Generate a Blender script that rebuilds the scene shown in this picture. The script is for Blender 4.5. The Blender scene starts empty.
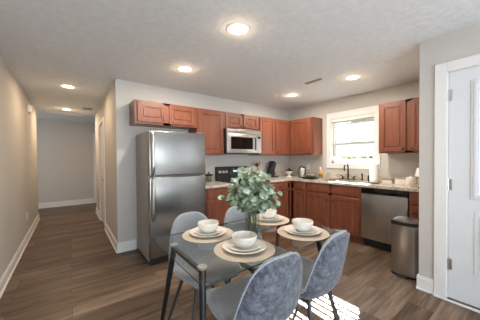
import bpy, bmesh, math, random
from mathutils import Vector, Matrix
random.seed(7)
PI = math.pi
SC = bpy.context.scene
COL = SC.collection

# ------------------------------------------------------------------ camera
F_PX, YAW, PIT, ROLL, CY, CAMH = 226.95, 0.6445, -0.0152, -0.0084, 162.15, 1.3111
cd = bpy.data.cameras.new('camera')
cd.sensor_fit = 'HORIZONTAL'; cd.sensor_width = 36.0
cd.lens = 36.0*F_PX/480.0
cd.shift_y = (CY-160.0)/480.0
cd.clip_start = 0.02; cd.clip_end = 300
cam = bpy.data.objects.new('camera', cd); COL.objects.link(cam)
Fv = Vector((math.sin(YAW)*math.cos(PIT), math.cos(YAW)*math.cos(PIT), math.sin(PIT)))
Rv = Vector((math.cos(YAW), -math.sin(YAW), 0)); Uv = Rv.cross(Fv)
R2 = Rv*math.cos(ROLL)+Uv*math.sin(ROLL); U2 = -Rv*math.sin(ROLL)+Uv*math.cos(ROLL)
cam.matrix_world = Matrix(((R2.x, U2.x, -Fv.x, 0), (R2.y, U2.y, -Fv.y, 0), (R2.z, U2.z, -Fv.z, CAMH), (0, 0, 0, 1)))
SC.camera = cam

# ------------------------------------------------------------------ world, sun, daylight, added fill, exposure
w = bpy.data.worlds.new('sky'); SC.world = w; w.use_nodes = True
bg = w.node_tree.nodes['Background']
bg.inputs[0].default_value = (0.80, 0.90, 1.0, 1); bg.inputs[1].default_value = 1.25
sd = bpy.data.lights.new('sun', 'SUN'); sd.energy = 27; sd.angle = 0.005; sd.color = (1.0, 0.97, 0.92)
sun = bpy.data.objects.new('sun', sd); COL.objects.link(sun)
SUN_DIR = Vector((-1.61, -0.62, -1.0)).normalized()
sun.rotation_euler = SUN_DIR.to_track_quat('-Z', 'Y').to_euler(); sun.location = (8, 3, 6)

def daylight_portal(name, loc, direction, sx, sy):
    d = bpy.data.lights.new(name, 'AREA'); d.shape = 'RECTANGLE'; d.size = sx; d.size_y = sy
    d.cycles.is_portal = True              # only guides the sky's own light through the opening
    o = bpy.data.objects.new(name, d); COL.objects.link(o)
    o.location = loc; o.rotation_euler = Vector(direction).to_track_quat('-Z', 'Z').to_euler()
    return o
daylight_portal('daylight_back_window', (0.2, -4.10, 1.15), (0, 1, 0), 4.4, 2.1)
daylight_portal('daylight_kitchen_window', (4.22, 2.09, 1.64), (-1, 0, 0), 0.8, 0.86)
daylight_portal('daylight_passage_window', (-3.2, 7.45, 1.5), (1, 0, 0), 1.0, 1.2)
daylight_portal('daylight_door_lite', (2.81, 0.06, 1.46), (-1, 0, 0), 0.59, 0.95)
bd = bpy.data.lights.new('added_ceiling_fill', 'AREA'); bd.shape = 'RECTANGLE'; bd.size = 2.0; bd.size_y = 2.0
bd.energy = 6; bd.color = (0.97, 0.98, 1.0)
bo = bpy.data.objects.new('added_ceiling_fill', bd); COL.objects.link(bo)
bo.location = (0.7, -1.2, 1.1); bo.rotation_euler = Vector((0.2, 0.55, 1.0)).to_track_quat('-Z', 'Y').to_euler()      # added fill without a fixture, thrown up to lift the ceiling
SC.view_settings.view_transform = 'Standard'
SC.view_settings.look = 'None'
SC.view_settings.gamma = 1.0
SC.view_settings.use_curve_mapping = False
SC.view_settings.exposure = 2.68
CAN_POWER = 2.7; HALL_POWER = 1.4
CAN_COLOR = (1.0, 0.89, 0.74); HALL_COLOR = (1.0, 0.72, 0.44)

# ------------------------------------------------------------------ materials
def srgb(r, g, b):
    def f(c):
        c /= 255.0
        return c/12.92 if c <= 0.04045 else ((c+0.055)/1.055)**2.4
    return (f(r), f(g), f(b), 1)
def new_mat(name):
    m = bpy.data.materials.new(name); m.use_nodes = True
    nt = m.node_tree; b = nt.nodes['Principled BSDF']
    return m, nt, b
def coords(nt, scale=(1, 1, 1)):
    tc = nt.nodes.new('ShaderNodeTexCoord'); mp = nt.nodes.new('ShaderNodeMapping')
    mp.inputs['Scale'].default_value = scale
    nt.links.new(tc.outputs['Object'], mp.inputs['Vector'])
    return mp.outputs['Vector']
def noise(nt, vec, scale, detail=3, rough=0.5):
    n = nt.nodes.new('ShaderNodeTexNoise'); n.inputs['Scale'].default_value = scale
    n.inputs['Detail'].default_value = detail; n.inputs['Roughness'].default_value = rough
    nt.links.new(vec, n.inputs['Vector']); return n.outputs['Fac']
def ramp(nt, fac, stops):
    r = nt.nodes.new('ShaderNodeValToRGB')
    els = r.color_ramp.elements
    while len(els) < len(stops): els.new(0.5)
    for e, (p, c) in zip(els, stops): e.position = p; e.color = c
    nt.links.new(fac, r.inputs['Fac']); return r.outputs['Color']
def bump(nt, b, fac, strength, dist=0.01):
    n = nt.nodes.new('ShaderNodeBump'); n.inputs['Strength'].default_value = strength
    n.inputs['Distance'].default_value = dist
    nt.links.new(fac, n.inputs['Height']); nt.links.new(n.outputs['Normal'], b.inputs['Normal'])
def mat(name, c, rough=0.5, metal=0.0, var=0.06, scale=30, bmp=0.0, stretch=(1, 1, 1), coat=0.0, spec=0.5):
    m, nt, b = new_mat(name)
    v = coords(nt, stretch); n = noise(nt, v, scale)
    lo = tuple(max(0, x*(1-var)) for x in c[:3])+(1,); hi = tuple(min(1, x*(1+var)) for x in c[:3])+(1,)
    nt.links.new(ramp(nt, n, [(0.3, lo), (0.7, hi)]), b.inputs['Base Color'])
    b.inputs['Roughness'].default_value = rough; b.inputs['Metallic'].default_value = metal
    b.inputs['Coat Weight'].default_value = coat; b.inputs['Specular IOR Level'].default_value = spec
    if bmp: bump(nt, b, n, bmp)
    return m

M = {}
M['wall'] = mat('wall_paint', srgb(194, 190, 185), 0.75, var=0.02, scale=60, bmp=0.05)
def ceiling_mat():
    m, nt, b = new_mat('ceiling_texture')
    v = coords(nt); n = noise(nt, v, 16, 4, 0.6)
    nt.links.new(ramp(nt, n, [(0.35, srgb(220, 223, 225)), (0.65, srgb(228, 231, 233))]), b.inputs['Base Color'])
    b.inputs['Roughness'].default_value = 0.85
    r = ramp(nt, n, [(0.45, (0, 0, 0, 1)), (0.58, (1, 1, 1, 1))])
    bump(nt, b, r, 0.22, 0.008); return m
M['ceiling'] = ceiling_mat()
M['trim'] = mat('white_trim', srgb(226, 225, 224), 0.45, var=0.015, scale=8)
M['door'] = mat('white_door_paint', srgb(214, 217, 220), 0.5, var=0.01, scale=6)
def floor_mat():
    m, nt, b = new_mat('wood_plank_floor')
    v = coords(nt)
    br = nt.nodes.new('ShaderNodeTexBrick'); nt.links.new(v, br.inputs['Vector'])
    br.offset = 0.37; br.inputs['Scale'].default_value = 1.0
    br.inputs['Brick Width'].default_value = 1.22; br.inputs['Row Height'].default_value = 0.18
    br.inputs['Mortar Size'].default_value = 0.0016; br.inputs['Bias'].default_value = 0.0
    br.inputs['Color1'].default_value = (0, 0, 0, 1); br.inputs['Color2'].default_value = (1, 1, 1, 1)
    br.inputs['Mortar'].default_value = (0, 0, 0, 1)
    # grain, shifted per plank
    mx = nt.nodes.new('ShaderNodeVectorMath'); mx.operation = 'MULTIPLY_ADD'
    nt.links.new(br.outputs['Color'], mx.inputs[0]); mx.inputs[1].default_value = (7, 13, 5)
    nt.links.new(v, mx.inputs[2])
    mp = nt.nodes.new('ShaderNodeMapping'); mp.inputs['Scale'].default_value = (0.9, 11, 1)
    nt.links.new(mx.outputs[0], mp.inputs['Vector'])
    n1 = noise(nt, mp.outputs[0], 1.6, 6, 0.62)
    mp2 = nt.nodes.new('ShaderNodeMapping'); mp2.inputs['Scale'].default_value = (2.0, 60, 1)
    nt.links.new(mx.outputs[0], mp2.inputs['Vector'])
    n2 = noise(nt, mp2.outputs[0], 2.0, 3, 0.5)
    a = nt.nodes.new('ShaderNodeMath'); a.operation = 'MULTIPLY_ADD'
    nt.links.new(n2, a.inputs[0]); a.inputs[1].default_value = 0.35; nt.links.new(n1, a.inputs[2])
    s = nt.nodes.new('ShaderNodeMath'); s.operation = 'MULTIPLY_ADD'
    nt.links.new(br.outputs['Color'], s.inputs[0]); s.inputs[1].default_value = 0.24; nt.links.new(a.outputs[0], s.inputs[2])
    c = ramp(nt, s.outputs[0], [(0.42, srgb(46, 35, 27)), (0.60, srgb(71, 56, 44)), (0.80, srgb(97, 80, 66)), (1.0, srgb(130, 112, 96))])
    mm = nt.nodes.new('ShaderNodeMix'); mm.data_type = 'RGBA'
    nt.links.new(br.outputs['Fac'], mm.inputs['Factor']); nt.links.new(c, mm.inputs['A'])
    mm.inputs['B'].default_value = srgb(50, 38, 30)
    nt.links.new(mm.outputs['Result'], b.inputs['Base Color'])
    b.inputs['Roughness'].default_value = 0.42; b.inputs['Specular IOR Level'].default_value = 0.3
    bump(nt, b, n2, 0.05, 0.004)
    return m
M['floor'] = floor_mat()
def wood(name, lo, mid, hi, rough=0.4, axis=(14, 14, 1.1)):
    m, nt, b = new_mat(name)
    v = coords(nt, axis); n = noise(nt, v, 1.6, 4, 0.5)
    nt.links.new(ramp(nt, n, [(0.2, lo), (0.5, mid), (0.8, hi)]), b.inputs['Base Color'])
    b.inputs['Roughness'].default_value = rough
    b.inputs['Coat Weight'].default_value = 0.25; b.inputs['Coat Roughness'].default_value = 0.24
    return m
M['cherry'] = wood('cherry_wood', srgb(106, 58, 40), srgb(122, 68, 47), srgb(138, 80, 55))
M['spoonwood'] = wood('pale_wood', srgb(170, 125, 75), srgb(195, 150, 95), srgb(210, 168, 112), 0.6)
def steel(name, base=0.62, rough=0.28, axis=(140, 140, 1.5), tint=(1, 0.98, 0.95)):
    m, nt, b = new_mat(name)
    v = coords(nt, axis); n = noise(nt, v, 2.0, 2, 0.5)
    lo = tuple(base*0.93*t for t in tint)+(1,); hi = tuple(min(1, base*1.07*t) for t in tint)+(1,)
    nt.links.new(ramp(nt, n, [(0.3, lo), (0.7, hi)]), b.inputs['Base Color'])
    b.inputs['Metallic'].default_value = 1.0; b.inputs['Roughness'].default_value = rough
    b.inputs['Anisotropic'].default_value = 0.5
    return m
M['steel'] = steel('brushed_stainless', 0.5, 0.28)
M['steel_fridge'] = steel('brushed_stainless_fridge', 0.28, 0.26)
M['steel_sink'] = steel('sink_stainless', 0.72, 0.3, (60, 60, 60))
M['nickel'] = steel('brushed_nickel', 0.6, 0.3, (60, 60, 60))
M['dark_sill'] = mat('dark_wood_sill', srgb(78, 60, 48), 0.5, 0, 0.15, 20, 0, (1, 12, 1))
M['chrome'] = mat('chrome', (0.8, 0.8, 0.8, 1), 0.12, 1.0, 0.02)
M['mount'] = mat('satin_grey_metal', srgb(188, 186, 182), 0.45, 0.3, 0.03, 30)
M['fridge_side'] = mat('grey_textured_steel', srgb(150, 146, 140), 0.45, 0.1, 0.06, 180, 0.05)
M['black'] = mat('black_plastic', srgb(26, 26, 28), 0.4, 0, 0.1, 40)
M['black_gloss'] = mat('black_glass', srgb(14, 14, 16), 0.07, 0, 0.05, 5)
M['black_metal'] = mat('black_powder_coat', srgb(34, 36, 38), 0.42, 0.3, 0.1, 40)
M['leg_metal'] = mat('charcoal_metal', srgb(66, 68, 72), 0.4, 0.3, 0.1, 40)
M['bronze'] = mat('dark_bronze', srgb(70, 58, 50), 0.35, 0.8, 0.1, 40)
M['grey_plastic'] = mat('grey_plastic', srgb(120, 120, 124), 0.4, 0, 0.05, 30)
M['porcelain'] = mat('white_porcelain', srgb(232, 228, 220), 0.22, 0, 0.015, 12, coat=0.3)
M['cream'] = mat('cream_ceramic', srgb(232, 224, 212), 0.3, 0, 0.03, 14)
M['white_plastic'] = mat('white_plastic', srgb(236, 235, 230), 0.4, 0, 0.01, 10)
M['slat'] = mat('white_blind_slat', srgb(240, 240, 238), 0.5, 0, 0.01, 10)
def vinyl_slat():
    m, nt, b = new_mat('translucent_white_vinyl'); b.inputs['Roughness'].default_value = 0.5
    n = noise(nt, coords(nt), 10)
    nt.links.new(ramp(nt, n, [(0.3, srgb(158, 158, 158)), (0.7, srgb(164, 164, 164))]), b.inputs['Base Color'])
    t = nt.nodes.new('ShaderNodeBsdfTranslucent'); t.inputs['Color'].default_value = (0.9, 0.9, 0.9, 1)
    mx = nt.nodes.new('ShaderNodeMixShader'); mx.inputs[0].default_value = 0.01
    nt.links.new(b.outputs[0], mx.inputs[1]); nt.links.new(t.outputs[0], mx.inputs[2])
    nt.links.new(mx.outputs[0], nt.nodes['Material Output'].inputs['Surface']); return m
M['vinyl'] = vinyl_slat()
M['paper'] = mat('paper_towel', srgb(240, 240, 238), 0.9, 0, 0.02, 120, 0.1)
M['orange'] = mat('orange_soap', srgb(222, 120, 40), 0.2, 0, 0.04, 12)
M['red'] = mat('red_bottle', srgb(165, 60, 62), 0.3, 0, 0.04, 12)
M['green_label'] = mat('green_label', srgb(86, 130, 70), 0.5, 0, 0.1, 30)
M['greylid'] = mat('grey_lid', srgb(150, 148, 145), 0.5, 0, 0.05, 20)
def granite():
    m, nt, b = new_mat('speckled_granite')
    v = coords(nt); n = noise(nt, v, 55, 5, 0.7); n2 = noise(nt, v, 9, 3, 0.5)
    a = nt.nodes.new('ShaderNodeMath'); a.operation = 'MULTIPLY_ADD'
    nt.links.new(n2, a.inputs[0]); a.inputs[1].default_value = 0.4; nt.links.new(n, a.inputs[2])
    nt.links.new(ramp(nt, a.outputs[0], [(0.48, srgb(120, 108, 98)), (0.62, srgb(178, 166, 152)), (0.74, srgb(206, 196, 182)), (0.9, srgb(224, 216, 204))]), b.inputs['Base Color'])
    b.inputs['Roughness'].default_value = 0.2; return m
M['granite'] = granite()
def fabric(name, lo, mid, hi, scale, bmp):
    m, nt, b = new_mat(name)
    v = coords(nt); n = noise(nt, v, scale, 5, 0.72); n2 = noise(nt, v, 380, 2, 0.5)
    nt.links.new(ramp(nt, n, [(0.34, lo), (0.5, mid), (0.68, hi)]), b.inputs['Base Color'])
    b.inputs['Roughness'].default_value = 0.95; b.inputs['Sheen Weight'].default_value = 0.35
    b.inputs['Sheen Roughness'].default_value = 0.4; b.inputs['Specular IOR Level'].default_value = 0.15
    bump(nt, b, n2, bmp, 0.003); return m
M['fabric'] = fabric('slate_velvet', srgb(64, 69, 77), srgb(92, 97, 106), srgb(124, 129, 137), 34, 0.3)
M['fabric_in'] = fabric('light_slate_fabric', srgb(142, 146, 153), srgb(150, 155, 162), srgb(160, 164, 170), 60, 0.2)
M['piping'] = fabric('pale_grey_piping', srgb(140, 146, 156), srgb(150, 156, 164), srgb(160, 164, 172), 60, 0.1)
def thin_glass(name, tint, rough=0.02, ior=1.5):
    m, nt, b = new_mat(name); nt.nodes.remove(b)
    out = nt.nodes['Material Output']
    v = coords(nt); n = noise(nt, v, 3, 1)
    t = nt.nodes.new('ShaderNodeBsdfTransparent')
    c2 = tuple(min(1, x*1.01) for x in tint[:3])+(1,)
    nt.links.new(ramp(nt, n, [(0.3, tint), (0.7, c2)]), t.inputs['Color'])
    g = nt.nodes.new('ShaderNodeBsdfGlossy'); g.inputs['Roughness'].default_value = rough
    fr = nt.nodes.new('ShaderNodeFresnel'); fr.inputs['IOR'].default_value = ior
    mx = nt.nodes.new('ShaderNodeMixShader')
    ge = nt.nodes.new('ShaderNodeNewGeometry'); ml = nt.nodes.new('ShaderNodeMath'); ml.operation = 'SUBTRACT'; ml.use_clamp = True
    nt.links.new(fr.outputs[0], ml.inputs[0]); nt.links.new(ge.outputs['Backfacing'], ml.inputs[1])
    nt.links.new(ml.outputs[0], mx.inputs[0]); nt.links.new(t.outputs[0], mx.inputs[1]); nt.links.new(g.outputs[0], mx.inputs[2])
    nt.links.new(mx.outputs[0], out.inputs['Surface']); return m
M['table_glass'] = thin_glass('grey_tinted_glass', (0.89, 0.90, 0.885, 1), ior=1.36)
M['glass_edge'] = mat('green_glass_edge', srgb(58, 70, 68), 0.15, 0, 0.05, 10)
M['pane'] = thin_glass('window_glass', (0.96, 0.98, 0.97, 1))
M['vase_glass'] = thin_glass('clear_vase_glass', (0.82, 0.85, 0.845, 1))
def mat_placemat():
    m, nt, b = new_mat('woven_straw')
    tc = nt.nodes.new('ShaderNodeTexCoord')
    wv = nt.nodes.new('ShaderNodeTexWave'); wv.wave_type = 'RINGS'; wv.rings_direction = 'Z'
    wv.inputs['Scale'].default_value = 28; wv.inputs['Distortion'].default_value = 0.6
    nt.links.new(tc.outputs['Object'], wv.inputs['Vector'])
    nt.links.new(ramp(nt, wv.outputs['Fac'], [(0.0, srgb(182, 166, 146)), (1.0, srgb(208, 194, 174))]), b.inputs['Base Color'])
    b.inputs['Roughness'].default_value = 0.85; bump(nt, b, wv.outputs['Fac'], 0.5, 0.003); return m
M['straw'] = mat_placemat()
def leaf_mat(name, a, bcol, c):
    m, nt, b = new_mat(name)
    v = coords(nt); n = noise(nt, v, 22, 2, 0.5)
    nt.links.new(ramp(nt, n, [(0.32, a), (0.5, bcol), (0.68, c)]), b.inputs['Base Color'])
    b.inputs['Roughness'].default_value = 0.6; return m
M['leaf'] = leaf_mat('eucalyptus_leaf', srgb(84, 104, 72), srgb(128, 146, 116), srgb(176, 192, 182))
M['stem'] = mat('brown_green_stem', srgb(122, 120, 92), 0.7, 0, 0.15, 40)
M['shrub'] = leaf_mat('outdoor_shrub_leaf', srgb(70, 88, 52), srgb(98, 116, 74), srgb(128, 142, 98))
M['ground'] = mat('outdoor_paving', srgb(150, 150, 145), 0.9, 0, 0.06, 4)
M['siding'] = mat('porch_siding', srgb(120, 116, 108), 0.8, 0, 0.05, 6)
def emit(name, color, strength):
    m, nt, b = new_mat(name)
    b.inputs['Base Color'].default_value = (0.9, 0.9, 0.9, 1)
    b.inputs['Emission Color'].default_value = color; b.inputs['Emission Strength'].default_value = strength
    return m
M['lens'] = emit('lamp_lens', (1.0, 0.9, 0.72, 1), 1.2)
M['display'] = emit('range_display', (0.25, 0.75, 0.9, 1), 0.1)

# ------------------------------------------------------------------ mesh helpers
ORIG = {}
class MB:
    def __init__(s): s.bm = bmesh.new()
    def box(s, x0, x1, y0, y1, z0, z1, bev=0.0, seg=2):
        r = bmesh.ops.create_cube(s.bm, size=1.0)
        cx, cy, cz = (x0+x1)/2, (y0+y1)/2, (z0+z1)/2
        for v in r['verts']:
            v.co = Vector((cx+v.co.x*(x1-x0), cy+v.co.y*(y1-y0), cz+v.co.z*(z1-z0)))
        if bev > 0:
            es = list({e for v in r['verts'] for e in v.link_edges})
            bmesh.ops.bevel(s.bm, geom=es, offset=bev, segments=seg, affect='EDGES', profile=0.6)
        return s
    def tube(s, pts, radii, n=12, caps=True):
        pts = [Vector(p) for p in pts]
        if not hasattr(radii, '__len__'): radii = [radii]*len(pts)
        rings = []; prev = None
        for i, p in enumerate(pts):
            a = pts[max(i-1, 0)]; b = pts[min(i+1, len(pts)-1)]
            t = (b-a).normalized()
            if prev is None:
                u = t.cross(Vector((0, 0, 1)))
                if u.length < 1e-3: u = t.cross(Vector((1, 0, 0)))
            else: u = prev-t*prev.dot(t)
            u.normalize(); prev = u; v = t.cross(u)
            rings.append([s.bm.verts.new(p+(u*math.cos(2*PI*k/n)+v*math.sin(2*PI*k/n))*radii[i]) for k in range(n)])
        for r0, r1 in zip(rings, rings[1:]):
            for k in range(n): s.bm.faces.new((r0[k], r0[(k+1) % n], r1[(k+1) % n], r1[k]))
        if caps: s.bm.faces.new(rings[0][::-1]); s.bm.faces.new(rings[-1])
        return s
    def lathe(s, prof, c=(0, 0, 0), n=32, closed=False, ripple=0.0, waves=0):
        c = Vector(c); rings = []
        for r, z in prof:
            if r < 1e-5: rings.append([s.bm.verts.new(c+Vector((0, 0, z)))]); continue
            rings.append([s.bm.verts.new(c+Vector((math.cos(2*PI*k/n)*r, math.sin(2*PI*k/n)*r, z))) for k in range(n)])
        prs = list(zip(rings, rings[1:]))
        if closed: prs.append((rings[-1], rings[0]))
        for a, b in prs:
            for k in range(n):
                k2 = (k+1) % n
                if len(a) == 1 and len(b) == 1: continue
                if len(a) == 1: s.bm.faces.new((a[0], b[k2], b[k]))
                elif len(b) == 1: s.bm.faces.new((a[k], a[k2], b[0]))
                else: s.bm.faces.new((a[k], a[k2], b[k2], b[k]))
        return s
    def prism(s, poly, ax, a, b, bev=0.0):
        """extrude a 2D polygon along axis ax from a to b"""
        def P(u, v, t):
            return Vector((t, u, v)) if ax == 0 else Vector((u, t, v)) if ax == 1 else Vector((u, v, t))
        A = [s.bm.verts.new(P(u, v, a)) for u, v in poly]; B = [s.bm.verts.new(P(u, v, b)) for u, v in poly]
        n = len(poly); fs = []
        for k in range(n): fs.append(s.bm.faces.new((A[k], A[(k+1) % n], B[(k+1) % n], B[k])))
        fs.append(s.bm.faces.new(A[::-1])); fs.append(s.bm.faces.new(B))
        if bev: bmesh.ops.bevel(s.bm, geom=list({e for f in fs for e in f.edges}), offset=bev, segments=2, affect='EDGES')
        return s
    def build(s, name, m, parent=None, smooth=False, origin=None):
        o0 = Vector(origin) if origin is not None else ORIG.get(parent.name, Vector((0, 0, 0))) if parent else Vector((0, 0, 0))
        bmesh.ops.recalc_face_normals(s.bm, faces=s.bm.faces)
        if o0.length: bmesh.ops.translate(s.bm, verts=s.bm.verts, vec=-o0)
        me = bpy.data.meshes.new(name); s.bm.to_mesh(me); s.bm.free()
        if m is not None:
            for x in (m if isinstance(m, (list, tuple)) else [m]): me.materials.append(x)
        o = bpy.data.objects.new(name, me); COL.objects.link(o)
        if smooth:
            for p in me.polygons: p.use_smooth = True
            if smooth != 'all':
                try: me.set_sharp_from_angle(angle=math.radians(38))
                except Exception: pass
        if parent is not None:
            o.parent = parent; ORIG[o.name] = o0
        elif o0.length: o.location = o0
        return o
def tag(o, label, cat, group=None):
    o['label'] = label; o['category'] = cat
    if group: o['group'] = group
    return o
def thing(name, label, cat, loc=(0, 0, 0), group=None, local=False, rz=0):
    o = bpy.data.objects.new(name, None); COL.objects.link(o); o.location = loc
    o.rotation_euler = (0, 0, rz); o.empty_display_size = 0.1
    ORIG[o.name] = Vector((0, 0, 0)) if local else Vector(loc)
    return tag(o, label, cat, group)
def struct(o): o['kind'] = 'structure'; return o
def copy_tree(o, parent=None):
    c = o.copy(); COL.objects.link(c)
    if parent: c.parent = parent
    for ch in o.children: copy_tree(ch, c)
    return c

# ------------------------------------------------------------------ room shell
H = 2.44
XA, YF, XL, XW, XD, YD, YH = 0.529, 3.579, -0.569, 4.114, 2.766, 0.73, 6.73
YB = 8.2
struct(MB().box(-3.6, XW+0.14, -4.12, YB+0.14, -0.12, 0).build('floor', M['floor']))
struct(MB().box(-3.6, XW+0.14, -4.12, YB+0.14, H, H+0.12).build('ceiling', M['ceiling']))
T = 0.12
# fridge wall and the block beside the hall, with the closed hall door's opening
struct(MB().box(XA, XW+T, YF, YF+T, 0, H).build('wall_kitchen', M['wall']))
DH0, DH1 = 4.97, 5.73
b = MB(); b.box(XA, XA+T, YF+T, DH0, 0, H); b.box(XA, XA+T, DH1, YH, 0, H); b.box(XA, XA+T, DH0, DH1, 2.04, H); b.box(XA+T, 1.9, YH-T, YH, 0, H)
struct(b.build('wall_hall_right', M['wall']))
b = MB(); b.box(XL-T, XL, 1.2, YH, 0, H); b.box(-3.1, XL-T, YH-T, YH, 0, H)
struct(b.build('wall_left', M['wall']))
# far wall with door opening, end walls of the cross passage
b = MB(); b.box(-3.1, 0.68, YB, YB+T, 0, H); b.box(1.48, 1.9, YB, YB+T, 0, H); b.box(0.68, 1.48, YB, YB+T, 2.04, H)
struct(b.build('wall_far', M['wall']))
struct(MB().box(1.9, 2.02, YH-T, YB+T, 0, H).build('wall_passage_end', M['wall']))
b = MB(); b.box(-3.22, -3.1, YH-T, YB+T, 0, 0.9); b.box(-3.22, -3.1, YH-T, YB+T, 2.1, H); b.box(-3.22, -3.1, YH-T, 6.95, 0.9, 2.1); b.box(-3.22, -3.1, 7.95, YB+T, 0.9, 2.1)
struct(b.build('wall_passage_side', M['wall']))
# window wall
WY0, WY1, WZ0, WZ1 = 1.69, 2.49, 1.205, 2.065
b = MB(); b.box(XW, XW+T, YD-0.12, WY0, 0, H); b.box(XW, XW+T, WY1, YF, 0, H); b.box(XW, XW+T, WY0, WY1, 0, WZ0); b.box(XW, XW+T, WY0, WY1, WZ1, H)
struct(b.build('wall_window', M['wall']))
# entry door wall plus the return that closes the kitchen
DY0, DY1, DZ1 = -0.405, 0.522, 2.085
b = MB(); b.box(XD, XD+T, DY1, YD, 0, H); b.box(XD, XD+T, -4.0, DY0, 0, H); b.box(XD, XD+T, DY0, DY1, DZ1, H); b.box(XD+T, XW, YD-0.12, YD, 0, H)
struct(b.build('wall_right', M['wall']))
# living area behind the camera, with two windows
b = MB(); b.box(-3.5, -2.0, -4.12, -4.0, 0, H); b.box(2.4, XD+T, -4.12, -4.0, 0, H); b.box(-2.0, 2.4, -4.12, -4.0, 0, 0.1); b.box(-2.0, 2.4, -4.12, -4.0, 2.2, H)
for x in (-0.5, 0.9): b.box(x-0.04, x+0.04, -4.10, -4.02, 0.1, 2.2)
struct(b.build('wall_back', M['wall']))
b = MB(); b.box(-3.62, -3.5, -4.12, -2.5, 0, H); b.box(-3.62, -3.5, -0.3, 1.2, 0, H); b.box(-3.62, -3.5, -2.5, -0.3, 0, H)
b.box(-3.5, XL-T, 1.2, 1.32, 0, H)
struct(b.build('wall_living', M['wall']))

# baseboards: a flat board with a bead on top
def base_run(name, x0, x1, y0, y1, ax, side, h=0.13):
    """ax: the wall's normal axis, side: +1/-1 the direction the board faces"""
    b = MB(); t = 0.014
    def add(d, z0, z1):
        if ax == 0: b.box(min(x0, x0+side*d), max(x0, x0+side*d), y0, y1, z0, z1, 0.002, 1)
        else: b.box(x0, x1, min(y0, y0+side*d), max(y0, y0+side*d), z0, z1, 0.002, 1)
    add(t, 0.0, h-0.022); add(t*0.65, h-0.0225, h); add(t+0.011, 0.0, 0.018)
    return struct(b.build(name, M['trim']))
base_run('baseboard_left', XL, XL, 1.2, YH, 0, 1, 0.13)
base_run('baseboard_far', -3.1, 0.585, YB, YB, 1, -1, 0.15)
base_run('baseboard_kitchen', XA, 0.765, YF, YF, 1, -1, 0.14)
base_run('baseboard_hall', XA, XA, YF-0.014, DH0-0.075, 0, -1, 0.14)
base_run('baseboard_hall_end', XA, XA, DH1+0.075, YH, 0, -1, 0.14)
base_run('baseboard_right', XD, XD, 0.6125, YD+0.014, 0, -1, 0.14)
base_run('baseboard_return', XD, 3.46, YD, YD, 1, 1, 0.14)

# ------------------------------------------------------------------ doors
def raised_panel(b, ax, face, sgn, u0, u1, z0, z1, d=0.008):
    """shallow moulded panel on a door face"""
    for k, (ins, dd) in enumerate(((0, d*0.5), (0.03, d))):
        a0, a1, c0, c1 = u0+ins, u1-ins, z0+ins, z1-ins
        lo, hi = min(face, face+sgn*dd), max(face, face+sgn*dd)
        if ax == 0: b.box(lo, hi, a0, a1, c0, c1, 0.003, 1)
        else: b.box(a0, a1, lo, hi, c0, c1, 0.003, 1)
# entry door: slab, lite frame, glass, hinges
dx0, dx1 = XD+0.006, XD+0.05
L0, L1, LZ0, LZ1 = -0.205, 0.322, 0.985, 1.93
b = MB()
b.box(dx0, dx1, DY0+0.004, L0, 0.02, DZ1-0.008); b.box(dx0, dx1, L1, DY1-0.010, 0.02, DZ1-0.008)
b.box(dx0, dx1, L0, L1, 0.02, LZ0); b.box(dx0, dx1, L0, L1, LZ1, DZ1-0.008)
raised_panel(b, 0, dx0, -1, -0.22, 0.03-0.02, 0.30, 0.83); raised_panel(b, 0, dx0, -1, 0.08, 0.345, 0.30, 0.83)
ed = struct(b.build('door_1', M['door']))
b = MB()
for y0, y1, z0, z1 in ((L0-0.048, L0+0.006, LZ0-0.04, LZ1+0.04), (L1-0.006, L1+0.048, LZ0-0.04, LZ1+0.04), (L0+0.006, L1-0.006, LZ0-0.04, LZ0+0.006), (L0+0.006, L1-0.006, LZ1-0.006, LZ1+0.04)):
    b.box(dx0-0.008, dx0+0.01, y0, y1, z0, z1, 0.003, 1)
for y0, y1, z0, z1 in ((L0-0.03, L0-0.008, LZ0-0.022, LZ1+0.022), (L1+0.008, L1+0.03, LZ0-0.022, LZ1+0.022), (L0-0.008, L1+0.008, LZ0-0.022, LZ0-0.004), (L0-0.008, L1+0.008, LZ1+0.004, LZ1+0.022)):
    b.box(dx0-0.014, dx0, y0, y1, z0, z1, 0.004, 2)
for k in (1, 2):
    z = LZ0+(LZ1-LZ0)*k/3; b.box(dx0+0.002, dx0+0.012, L0, L1, z-0.01, z+0.01)
b.box(dx0+0.002, dx0+0.012, (L0+L1)/2-0.01, (L0+L1)/2+0.01, LZ0, LZ1)
b.build('lite_frame', M['door'], ed)
MB().box(dx0+0.018, dx0+0.022, L0, L1, LZ0, LZ1).build('glass_pane', M['pane'], ed)
for z in (1.87, 1.06, 0.33):
    h = MB(); h.box(dx0-0.003, dx0+0.001, DY1-0.036, DY1-0.008, z-0.05, z+0.05, 0.001, 1)
    h.tube([(dx0-0.006, DY1-0.006, z-0.052), (dx0-0.006, DY1-0.006, z+0.052)], 0.006, 10)
    h.build('hinge', M['nickel'], ed, True)
k = MB(); k.tube([(dx0-0.005, DY0+0.07, 0.95), (dx0-0.05, DY0+0.07, 0.95)], [0.03, 0.012], 16); k.lathe([(0, -0.028), (0.02, -0.022), (0.028, 0), (0.02, 0.022), (0, 0.028)], (dx0-0.06, DY0+0.07, 0.95), 16)
k.build('door_knob', M['nickel'], ed, True)
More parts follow.
